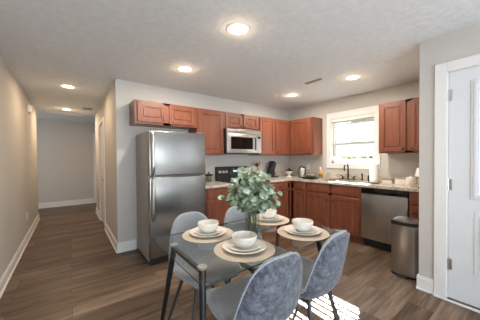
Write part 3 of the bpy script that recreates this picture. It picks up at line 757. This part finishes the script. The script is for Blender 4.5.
# coffee maker: raked body, overhanging head, drip tray
kx, ky = 3.41, 3.40
t = thing('coffee_maker', 'black coffee maker with slanted back standing under the corner cabinets', 'coffee maker', (kx, ky, Z))
b = MB(); b.prism([(kx-0.15, Z), (kx+0.0, Z), (kx+0.005, Z+0.20), (kx+0.05, Z+0.24), (kx+0.055, Z+0.30), (kx+0.0, Z+0.345), (kx-0.03, Z+0.34), (kx-0.09, Z+0.2)], 1, ky-0.06, ky+0.06, 0.008)
b.build('body', M['black'], t, True)
MB().tube([(kx+0.03, ky, Z+0.19), (kx+0.03, ky, Z+0.245)], [0.016, 0.034], 16).build('nozzle', M['black_gloss'], t, True)
MB().box(kx-0.005, kx+0.11, ky-0.055, ky+0.055, Z, Z+0.03, 0.008, 2).build('drip_tray', M['black'], t, True)
MB().lathe([(0, 0.031), (0.036, 0.031), (0.04, 0.10), (0.037, 0.10), (0.033, 0.036), (0, 0.036)], (kx+0.05, ky, Z), 20).build('cup_holder', M['grey_plastic'], t, True)
# footed white bowl with dark domed lid
t = lathed('footed_bowl', 'white footed bowl with dark lid in the counter corner', 'bowl', 3.80, 3.29, Z, [(0, 0), (0.055, 0), (0.05, 0.01), (0.022, 0.025), (0.022, 0.05), (0.06, 0.075), (0.092, 0.12), (0.088, 0.121), (0.05, 0.082), (0, 0.075)], M['porcelain'])
MB().lathe([(0, 0.118), (0.085, 0.118), (0.07, 0.14), (0.03, 0.155), (0.012, 0.16), (0.016, 0.18), (0, 0.19)], (3.80, 3.29, Z), 24).build('lid', M['black'], t, True)
# kettle
kx, ky = 3.82, 2.97
t = lathed('electric_kettle', 'stainless electric kettle with black handle under the cabinet near the window', 'kettle', kx, ky, Z, [(0, 0.022), (0.078, 0.022), (0.08, 0.04), (0.062, 0.2), (0.058, 0.205), (0, 0.206)], M['steel'])
MB().lathe([(0, 0), (0.085, 0), (0.085, 0.015), (0.08, 0.022), (0, 0.022)], (kx, ky, Z), 28).build('power_base', M['black'], t, True)
MB().lathe([(0, 0.206), (0.056, 0.206), (0.05, 0.222), (0.012, 0.228), (0.012, 0.245), (0, 0.248)], (kx, ky, Z), 24).build('lid', M['black'], t, True)
d = Vector((-0.35, -0.94, 0))
pts = [Vector((kx, ky, Z))+d*q_+Vector((0, 0, z)) for q_, z in ((0.058, 0.2), (0.09, 0.215), (0.125, 0.195), (0.132, 0.13), (0.12, 0.07), (0.075, 0.05))]
MB().tube(pts, 0.012, 10).build('handle', M['black'], t, True)
MB().tube([(kx+0.05*0.35*0-0.0, ky+0.05, Z+0.17), (kx, ky+0.085, Z+0.205)], [0.022, 0.012], 12).build('spout', M['steel'], t, True)
# black tray with a clear container
t = thing('serving_tray', 'low black tray holding a clear container beside the sink', 'tray', (3.64, 2.63, Z))
b = MB(); x0, x1, y0, y1 = 3.57, 3.74, 2.53, 2.76
b.box(x0, x1, y0, y1, Z, Z+0.008)
for a in ((x0, x0+0.008, y0, y1), (x1-0.008, x1, y0, y1), (x0, x1, y0, y0+0.008), (x0, x1, y1-0.008, y1)): b.box(*a, Z, Z+0.035, 0.002, 1)
b.build('body', M['black'], t)
t = thing('glass_container', 'clear container with grey lid sitting in the black tray', 'container', (3.64, 2.62, Z+0.0085))
z0 = Z+0.0085; b = MB(); x0, x1, y0, y1 = 3.59, 3.72, 2.56, 2.72
b.box(x0, x1, y0, y1, z0, z0+0.004)
for a in ((x0, x0+0.004, y0, y1), (x1-0.004, x1, y0, y1), (x0, x1, y0, y0+0.004), (x0, x1, y1-0.004, y1)): b.box(*a, z0, z0+0.06)
b.build('dish', M['vase_glass'], t)
MB().box(x0-0.004, x1+0.004, y0-0.004, y1+0.004, z0+0.0605, z0+0.072, 0.003, 1).build('lid', M['grey_plastic'], t)
# dish soap
t = lathed('soap_bottle', 'orange dish soap bottle with green label left of the sink', 'soap bottle', 3.90, 2.585, Z, [(0, 0), (0.038, 0), (0.042, 0.01), (0.042, 0.10), (0.03, 0.135), (0.013, 0.15), (0.013, 0.165), (0, 0.165)], M['orange'])
MB().lathe([(0.0425, 0.03), (0.0428, 0.03), (0.0428, 0.085), (0.0425, 0.085)], (3.90, 2.585, Z), 28).build('wrap_label', M['green_label'], t, True)
b = MB(); b.tube([(3.90, 2.585, Z+0.165), (3.90, 2.585, Z+0.215)], [0.013, 0.008], 12); b.tube([(3.90, 2.585, Z+0.21), (3.86, 2.585, Z+0.205)], 0.006, 8)
b.build('pump', M['white_plastic'], t, True)
# by the paper towels
t = lathed('soap_dispenser', 'dark soap dispenser bottle between sprayer and paper towels', 'soap dispenser', 3.97, 1.715, Z+0.007-0.007, [(0, 0), (0.026, 0), (0.028, 0.01), (0.028, 0.09), (0.012, 0.11), (0.01, 0.13), (0, 0.13)], M['black'])
MB().tube([(3.97, 1.715, Z+0.125), (3.97, 1.715, Z+0.155), (3.94, 1.715, Z+0.152)], 0.006, 8).build('pump', M['black'], t, True)
t = lathed('red_bottle', 'small dark red bottle just left of the paper towel roll', 'bottle', 3.97, 1.635, Z, [(0, 0), (0.03, 0), (0.032, 0.01), (0.032, 0.07), (0.015, 0.09), (0.013, 0.105), (0, 0.105)], M['red'])
MB().lathe([(0, 0.1055), (0.016, 0.1055), (0.016, 0.125), (0, 0.126)], (3.97, 1.635, Z), 16).build('cap', M['white_plastic'], t, True)
px, py = 3.78, 1.565
t = thing('paper_towel_holder', 'black upright paper towel holder on the counter below the window corner', 'holder', (px, py, Z))
MB().lathe([(0, 0), (0.078, 0), (0.078, 0.01), (0.07, 0.014), (0, 0.014)], (px, py, Z), 28).build('base', M['black'], t, True)
MB().lathe([(0, 0.0141), (0.008, 0.0141), (0.006, 0.305), (0.010, 0.312), (0.008, 0.322), (0, 0.324)], (px, py, Z), 14).build('post', M['nickel'], t, True)
pr = MB().lathe([(0.02, 0), (0.062, 0), (0.064, 0.004), (0.064, 0.276), (0.062, 0.28), (0.02, 0.28)], (px, py, Z+0.0145), 32, closed=True).build('paper_towel_roll', M['paper'], None, True, (px, py, Z+0.0145))
tag(pr, 'white paper towel roll standing upright on the black holder', 'paper towels')
# containers under the right-hand cabinet
def box_can(name, label, cat, x0, x1, y0, y1, h, m, ml, lidh):
    t = thing(name, label, cat, ((x0+x1)/2, (y0+y1)/2, Z))
    MB().box(x0, x1, y0, y1, Z, Z+h, 0.008, 2).build('body', m, t, True)
    l = MB().box(x0-0.003, x1+0.003, y0-0.003, y1+0.003, Z+h+0.0003, Z+h+lidh, 0.004, 1); l.build('lid', ml, t, True)
    return t
box_can('butter_dish', 'low cream dish with grey lid, nearest the paper towel roll', 'dish', 3.78, 3.88, 1.325, 1.455, 0.055, M['cream'], M['greylid'], 0.03)
box_can('storage_box', 'white lidded box between the low cream dish and the round canister', 'box', 3.77, 3.88, 1.15, 1.28, 0.085, M['porcelain'], M['greylid'], 0.016)
t = lathed('canister', 'round cream canister with knobbed lid under the two-door wall cabinet', 'canister', 3.70, 1.068, Z, [(0, 0), (0.055, 0), (0.062, 0.012), (0.062, 0.09), (0.054, 0.105), (0, 0.106)], M['cream'])
MB().lathe([(0, 0.1065), (0.057, 0.1065), (0.055, 0.118), (0.016, 0.128), (0.016, 0.142), (0, 0.146)], (3.70, 1.068, Z), 24).build('lid', M['cream'], t, True)
lx, ly = 3.60, 0.925
t = lathed('accent_lamp', 'small lamp with white shade peeking past the wall end', 'lamp', lx, ly, Z, [(0, 0), (0.04, 0), (0.04, 0.012), (0.012, 0.02), (0.018, 0.07), (0.01, 0.12), (0.008, 0.16), (0, 0.16)], M['black'], 'base')
MB().lathe([(0.07, 0.15), (0.045, 0.255), (0.042, 0.255), (0.067, 0.15)], (lx, ly, Z), 24, closed=True).build('lamp_shade', M['white_plastic'], t, True)

# ------------------------------------------------------------------ wall fittings
def wall_plate(name, label, cat, x, y, z, face, two=True):
    t = thing(name, label, cat, (x, y, z)); s = face
    MB().box(min(x, x+s*0.006), max(x, x+s*0.006), y-0.036, y+0.036, z-0.058, z+0.058, 0.002, 1).build('plate', M['white_plastic'], t)
    for dz in (-0.024, 0.024):
        MB().box(min(x+s*0.005, x+s*0.008), max(x+s*0.005, x+s*0.008), y-0.016, y+0.016, z+dz-0.014, z+dz+0.014, 0.002, 1).build('socket', M['cream'], t)
wall_plate('wall_outlet', 'white outlet on the hallway wall near the floor', 'outlet', XL, 5.06, 0.405, 1)
wall_plate('wall_outlet', 'white outlet on the kitchen wall above the kettle', 'outlet', XW, 3.02, 1.13, -1)
t = thing('door_chime', 'white box mounted high on the hallway wall', 'door chime', (XL, 5.45, 2.22))
MB().box(XL, XL+0.04, 5.36, 5.54, 2.15, 2.28, 0.006, 2).build('housing', M['white_plastic'], t)
b = MB()
for k in range(5): b.box(XL+0.038, XL+0.042, 5.38, 5.52, 2.17+k*0.02, 2.178+k*0.02)
b.build('grille', M['trim'], t)

# ------------------------------------------------------------------ ceiling fixtures
def can_light(x, y, label, power=CAN_POWER, color=CAN_COLOR):
    t = thing('ceiling_light', label, 'ceiling light', (x, y, H), 'recessed ceiling lights', local=True)
    MB().lathe([(0.072, -0.003), (0.088, -0.008), (0.1, -0.004), (0.102, 0), (0.072, 0)], n=36, closed=True).build('trim_ring', M['white_plastic'], t, True)
    MB().lathe([(0, -0.006), (0.055, -0.006), (0.073, -0.002), (0.073, -0.001), (0, -0.001)], n=36).build('lens', M['lens'], t, True)
    d = bpy.data.lights.new('ceiling_light_bulb', 'AREA'); d.shape = 'DISK'; d.size = 0.13; d.energy = power; d.color = color
    o = bpy.data.objects.new('ceiling_light_bulb', d); COL.objects.link(o); o.location = (x, y, H-0.012)
    d = bpy.data.lights.new('ceiling_light_glow', 'POINT'); d.shadow_soft_size = 0.03; d.energy = power*0.08; d.color = HALL_COLOR
    o = bpy.data.objects.new('ceiling_light_glow', d); COL.objects.link(o); o.location = (x, y, H-0.05)
    return t
can_light(1.19, 1.598, 'large round ceiling light above the dining table')
can_light(1.175, 2.694, 'round ceiling light in front of the refrigerator')
can_light(0.0, 4.374, 'nearer of the two round ceiling lights in the hallway', HALL_POWER, HALL_COLOR)
can_light(-0.03, 6.35, 'farther of the two round ceiling lights in the hallway', HALL_POWER*2.0, HALL_COLOR)
can_light(3.195, 2.69, 'round ceiling light by the kitchen inner corner')
can_light(3.20, 1.609, 'round ceiling light in front of the kitchen window')
def vent(x, y, lx, ly, label, m):
    t = thing('ceiling_vent', label, 'vent', (x, y, H))
    b = MB()
    for a in ((x-lx, x+lx, y-ly, y-ly+0.02), (x-lx, x+lx, y+ly-0.02, y+ly), (x-lx, x-lx+0.02, y-ly, y+ly), (x+lx-0.02, x+lx, y-ly, y+ly)): b.box(*a, H-0.008, H, 0.002, 1)
    b.build('frame', m, t)
    MB().box(x-lx+0.02, x+lx-0.02, y-ly+0.02, y+ly-0.02, H-0.002, H).build('duct_opening', M['black'], t)
    n = 5
    for k in range(n):
        u = x-lx+0.02+(2*lx-0.04)*(k+0.5)/n
        MB().prism([(u-0.007, H-0.0025), (u-0.004, H-0.0025), (u+0.007, H-0.008), (u+0.004, H-0.008)], 1, y-ly+0.02, y+ly-0.02).build('louver', M['greylid'], t)
vent(2.87, 2.02, 0.065, 0.16, 'white ceiling vent between the two kitchen ceiling lights', M['white_plastic'])
vent(0.34, 6.02, 0.09, 0.12, 'beige vent in the hallway ceiling', M['greylid'])
t = thing('attic_hatch', 'framed hatch panel in the ceiling at the hallway end', 'hatch', (-0.05, 7.25, H))
MB().box(-0.38, 0.28, 7.0, 7.5, H-0.004, H).build('panel', M['ceiling'], t)
b = MB()
for a in ((-0.44, 0.34, 6.94, 7.0), (-0.44, 0.34, 7.5, 7.56), (-0.44, -0.38, 7.0, 7.5), (0.28, 0.34, 7.0, 7.5)): b.box(*a, H-0.014, H, 0.002, 1)
b.build('frame', M['trim'], t)

# ------------------------------------------------------------------ dining table
GX0, GX1, GY0, GY1, GZ = 0.462, 1.668, 0.905, 1.660, 0.750
t = thing('dining_table', 'rectangular glass-topped dining table with splayed black metal legs', 'table', ((GX0+GX1)/2, (GY0+GY1)/2, 0))
gt = MB().box(GX0, GX1, GY0, GY1, GZ-0.010, GZ, 0.002, 1).build('glass_top', [M['table_glass'], M['glass_edge']], t)
for p in gt.data.polygons:
    if abs(p.normal.z) < 0.5: p.material_index = 1
SO = [(0.558, 1.085, 0.485, 0.945), (0.558, 1.486, 0.485, 1.63), (1.572, 1.085, 1.645, 0.945), (1.572, 1.486, 1.645, 1.63)]
for x, y, fx_, fy_ in SO:
    l = MB(); top = Vector((x, y, GZ-0.024)); bot = Vector((fx_, fy_, 0.0))
    l.tube([bot, bot+(top-bot)*0.02, top], [0.011, 0.012, 0.020], 14)
    lo = l.build('leg', M['black_metal'], t, True)
    MB().lathe([(0, -0.0245), (0.023, -0.0245), (0.026, -0.02), (0.026, -0.0103), (0, -0.0103)], (x, y, GZ), 20).build('glass_mount', M['mount'], lo, True)
for x in (0.558, 1.572):
    MB().box(x-0.014, x+0.014, 1.10, 1.471, GZ-0.052, GZ-0.030, 0.004, 1).build('crossbar', M['leg_metal'], t)

# ------------------------------------------------------------------ dining chairs: one padded shell, inner cushion, piping, four legs
def chair_surface():
    # profile points (y, z), half widths, side lift; front edge of seat to top of back; chair faces +y
    prof = [(0.235, 0.434, 0.135, 0.010), (0.228, 0.449, 0.185, 0.014), (0.19, 0.455, 0.212, 0.022), (0.10, 0.442, 0.228, 0.036), (0.0, 0.424, 0.233, 0.048),
            (-0.09, 0.412, 0.232, 0.056), (-0.155, 0.424, 0.229, 0.058), (-0.196, 0.475, 0.225, 0.055), (-0.217, 0.55, 0.217, 0.050),
            (-0.232, 0.62, 0.205, 0.044), (-0.246, 0.69, 0.187, 0.036), (-0.258, 0.75, 0.163, 0.028), (-0.268, 0.793, 0.132, 0.018), (-0.275, 0.822, 0.088, 0.008), (-0.278, 0.833, 0.035, 0.002)]
    return prof
def interp(prof, n):
    out = []
    m = len(prof)-1
    for i in range(n+1):
        f = i/n*m; k = min(int(f), m-1); u = f-k
        p0 = prof[max(k-1, 0)]; p1 = prof[k]; p2 = prof[k+1]; p3 = prof[min(k+2, m)]
        out.append(tuple(0.5*((2*b)+(-a+c)*u+(2*a-5*b+4*c-d)*u*u+(-a+3*b-3*c+d)*u**3) for a, b, c, d in zip(p0, p1, p2, p3)))
    return out
def shell_grid(nu=18, nv=42):
    pr = interp(chair_surface(), nv); g = []; nr = []
    for i, (y, z, w_, lift) in enumerate(pr):
        a = pr[max(i-1, 0)]; c = pr[min(i+1, nv)]
        ty, tz = c[0]-a[0], c[1]-a[1]; L = math.hypot(ty, tz) or 1
        ny, nz = tz/L, -ty/L               # normal that points to the sitter
        row = []
        for j in range(nu+1):
            u = -1+2*j/nu
            k = abs(u)**2.4*lift
            row.append(Vector((u*w_, y+ny*k, z+nz*k)))
        g.append(row); nr.append(Vector((0, ny, nz)))
    return g, nr
def padded(d0, d1, shrink, round_=0.9):
    """closed pad between offsets d0 and d1 along the sitter's normal"""
    g, nr = shell_grid(); nv, nu = len(g)-1, len(g[0])-1
    b = MB(); A = []; B_ = []
    for i in range(nv+1):
        ra, rb = [], []
        for j in range(nu+1):
            p = g[i][j].copy()
            e = max(abs(-1+2*j/nu), abs(-1+2*i/nv))
            taper = 1-max(0, (e-0.86)/0.14)**2*round_
            p.x *= shrink
            ra.append(b.bm.verts.new(p+nr[i]*d0*(taper if d0 < 0 else 1))); rb.append(b.bm.verts.new(p+nr[i]*(d0+(d1-d0)*taper if d0 >= 0 else d1*taper)))
        A.append(ra); B_.append(rb)
    for i in range(nv):
        for j in range(nu):
            b.bm.faces.new((A[i][j], A[i][j+1], A[i+1][j+1], A[i+1][j])); b.bm.faces.new((B_[i][j], B_[i+1][j], B_[i+1][j+1], B_[i][j+1]))
    for i in range(nv):
        b.bm.faces.new((A[i][0], A[i+1][0], B_[i+1][0], B_[i][0])); b.bm.faces.new((A[i][nu], B_[i][nu], B_[i+1][nu], A[i+1][nu]))
    for j in range(nu):
        b.bm.faces.new((A[0][j], B_[0][j], B_[0][j+1], A[0][j+1])); b.bm.faces.new((A[nv][j], A[nv][j+1], B_[nv][j+1], B_[nv][j]))
    return b
def make_chair():
    t = thing('dining_chair', '', 'chair', (0, 0, 0), 'dining chairs around the glass table', local=True)
    padded(-0.030, 0.0, 1.0).build('shell', M['fabric'], t, 'all')
    padded(0.0005, 0.022, 0.985).build('cushion', M['fabric_in'], t, 'all')
    g, nr = shell_grid(); nv, nu = len(g)-1, len(g[0])-1
    loop = [g[0][j] for j in range(0, nu+1)]+[g[i][nu] for i in range(1, nv+1)]+[g[nv][j] for j in range(nu-1, -1, -1)]+[g[i][0] for i in range(nv-1, 0, -1)]
    loop.append(loop[0])
    MB().tube(loop, 0.0055, 8, caps=False).build('piping', M['piping'], t, 'all')
    b = MB()
    for sx in (-1, 1): b.box(sx*0.12-0.016, sx*0.12+0.016, -0.13, 0.13, 0.366, 0.378, 0.003, 1)
    for sy in (-0.1, 0.1): b.box(-0.12, 0.12, sy-0.014, sy+0.014, 0.372, 0.384, 0.002, 1)
    b.build('seat_frame', M['leg_metal'], t)
    for sx in (-1, 1):
        for sy in (-1, 1):
            MB().tube([(sx*0.215, sy*0.205-0.005, 0), (sx*0.213, sy*0.203-0.005, 0.01), (sx*0.12, sy*0.115, 0.385)], [0.0105, 0.011, 0.0145], 12).build('leg', M['leg_metal'], t, True)
    return t
ch = make_chair()
chairs = [(0.845, 1.03, -0.05, 'slate-blue upholstered dining chair nearest the viewer, its back hiding its legs'),
          (1.35, 1.04, 0.10, 'slate-blue upholstered dining chair whose legs stand in the sunlit stripes'),
          (0.843, 1.610, PI, 'slate-blue upholstered dining chair standing in front of the refrigerator'),
          (1.330, 1.560, PI, 'slate-blue upholstered dining chair behind the vase, mostly hidden by leaves')]
for i, (x, y, rz, lab) in enumerate(chairs):
    o = ch if i == 0 else copy_tree(ch)
    o.location = (x, y, 0); o.rotation_euler = (0, 0, rz); o['label'] = lab

# ------------------------------------------------------------------ place settings
def single(name, prof, m, n=48):
    return MB().lathe(prof, n=n).build(name, m, None, True)
mat0 = single('placemat', [(0, 0), (0.186, 0), (0.19, 0.002), (0.186, 0.004), (0, 0.004)], M['straw'], 56)
pl0 = single('dinner_plate', [(0, 0), (0.085, 0), (0.092, 0.004), (0.134, 0.017), (0.136, 0.020), (0.133, 0.021), (0.09, 0.008), (0, 0.006)], M['porcelain'])
sp0 = single('salad_plate', [(0, 0), (0.062, 0), (0.068, 0.003), (0.102, 0.014), (0.103, 0.017), (0.1, 0.018), (0.066, 0.007), (0, 0.006)], M['porcelain'])
bw0 = single('bowl', [(0, 0), (0.042, 0), (0.046, 0.004), (0.066, 0.022), (0.075, 0.045), (0.0755, 0.052), (0.0785, 0.056), (0.0785, 0.066), (0.077, 0.072), (0.0735, 0.072), (0.072, 0.045), (0.06, 0.022), (0.04, 0.009), (0, 0.007)], M['porcelain'])
spots = [(0.822, 1.495, 'in front of the chair by the refrigerator'), (0.862, 1.108, 'in front of the chair nearest the viewer'),
         (1.402, 1.085, 'in front of the chair by the sunlit stripes'), (1.45, 1.505, 'behind the vase, partly hidden')]
for i, (x, y, wh) in enumerate(spots):
    z = GZ+0.0004
    for src, lab, cat, grp, dz in ((mat0, 'round woven straw placemat ', 'placemat', 'straw placemats on the glass table', 0), (pl0, 'wide white dinner plate ', 'plate', 'dinner plates on the placemats', 0.0044),
                                   (sp0, 'smaller white plate on top ', 'plate', 'small plates on the dinner plates', 0.0108), (bw0, 'white bowl topping the plates ', 'bowl', 'bowls on the stacked plates', 0.0172)):
        o = src if i == 0 else src.copy()
        if i: COL.objects.link(o)
        o.location = (x, y, z+dz); o.rotation_euler = (0, 0, i*0.7); tag(o, lab+wh, cat, grp)

# ------------------------------------------------------------------ vase and eucalyptus
vx, vy = 1.055, 1.262
t = thing('glass_vase', 'clear glass vase in the middle of the dining table', 'vase', (vx, vy, GZ+0.0004))
MB().lathe([(0, 0), (0.052, 0), (0.055, 0.004), (0.055, 0.19), (0.052, 0.19), (0.050, 0.012), (0, 0.012)], (vx, vy, GZ+0.0004), 32).build('body', M['vase_glass'], t, True)
t = thing('eucalyptus_bouquet', 'silvery green eucalyptus branches standing in the glass vase', 'plant', (vx, vy, GZ+0.014))
st, lf = MB(), MB()
def leaf(b, p, n, up, r):
    n = n.normalized(); u = up-n*up.dot(n)
    if u.length < 1e-3: u = n.orthogonal()
    u.normalize(); v = n.cross(u); k = 8
    ring = [b.bm.verts.new(p+(u*math.cos(2*PI*i/k)*1.12+v*math.sin(2*PI*i/k))*r+n*(0.14*r*abs(math.sin(2*PI*i/k)))+u*r) for i in range(k)]
    c = b.bm.verts.new(p+u*r)
    for i in range(k): b.bm.faces.new((c, ring[i], ring[(i+1) % k]))
nst = 24
for k in range(nst):
    a = k*2.399; sp_ = math.sqrt((k+0.5)/nst)
    base = Vector((vx+0.02*math.cos(a), vy+0.02*math.sin(a), GZ+0.016)); rim = Vector((vx+0.04*math.cos(a)*sp_, vy+0.04*math.sin(a)*sp_, GZ+0.195))
    R = 0.215*sp_; hgt = 0.50-0.25*sp_**2+random.uniform(-0.03, 0.03)
    tip = Vector((vx+R*math.cos(a), vy+R*math.sin(a), GZ+hgt))
    mid = Vector((rim.x*0.62+tip.x*0.38, rim.y*0.62+tip.y*0.38, rim.z+(tip.z-rim.z)*0.6))
    pts = [base, rim]+[(rim*(1-u)**2+mid*2*u*(1-u)+tip*u*u) for u in (0.25, 0.5, 0.75, 1.0)]
    st.tube(pts, [0.0015, 0.0016, 0.0018, 0.0017, 0.0014, 0.001], 6)
    for q_ in range(8):
        u = 0.2+0.8*q_/7
        p = rim*(1-u)**2+mid*2*u*(1-u)+tip*u*u
        for sd_ in (0, 1):
            ang = q_*1.57+sd_*PI+random.uniform(-0.5, 0.5)
            out = Vector((math.cos(ang), math.sin(ang), random.uniform(-0.15, 0.6)))
            n = Vector((random.gauss(0, 0.6), random.gauss(0, 0.6), 0.8))+out.cross(Vector((0, 0, 1)))*random.uniform(-0.6, 0.6)-Vector((0.25, 0.4, 0))
            leaf(lf, p, n, out, random.uniform(0.019, 0.030)*(1.1-0.25*u))
st.build('stems', M['stem'], t, True); lf.build('leaves', M['leaf'], t)
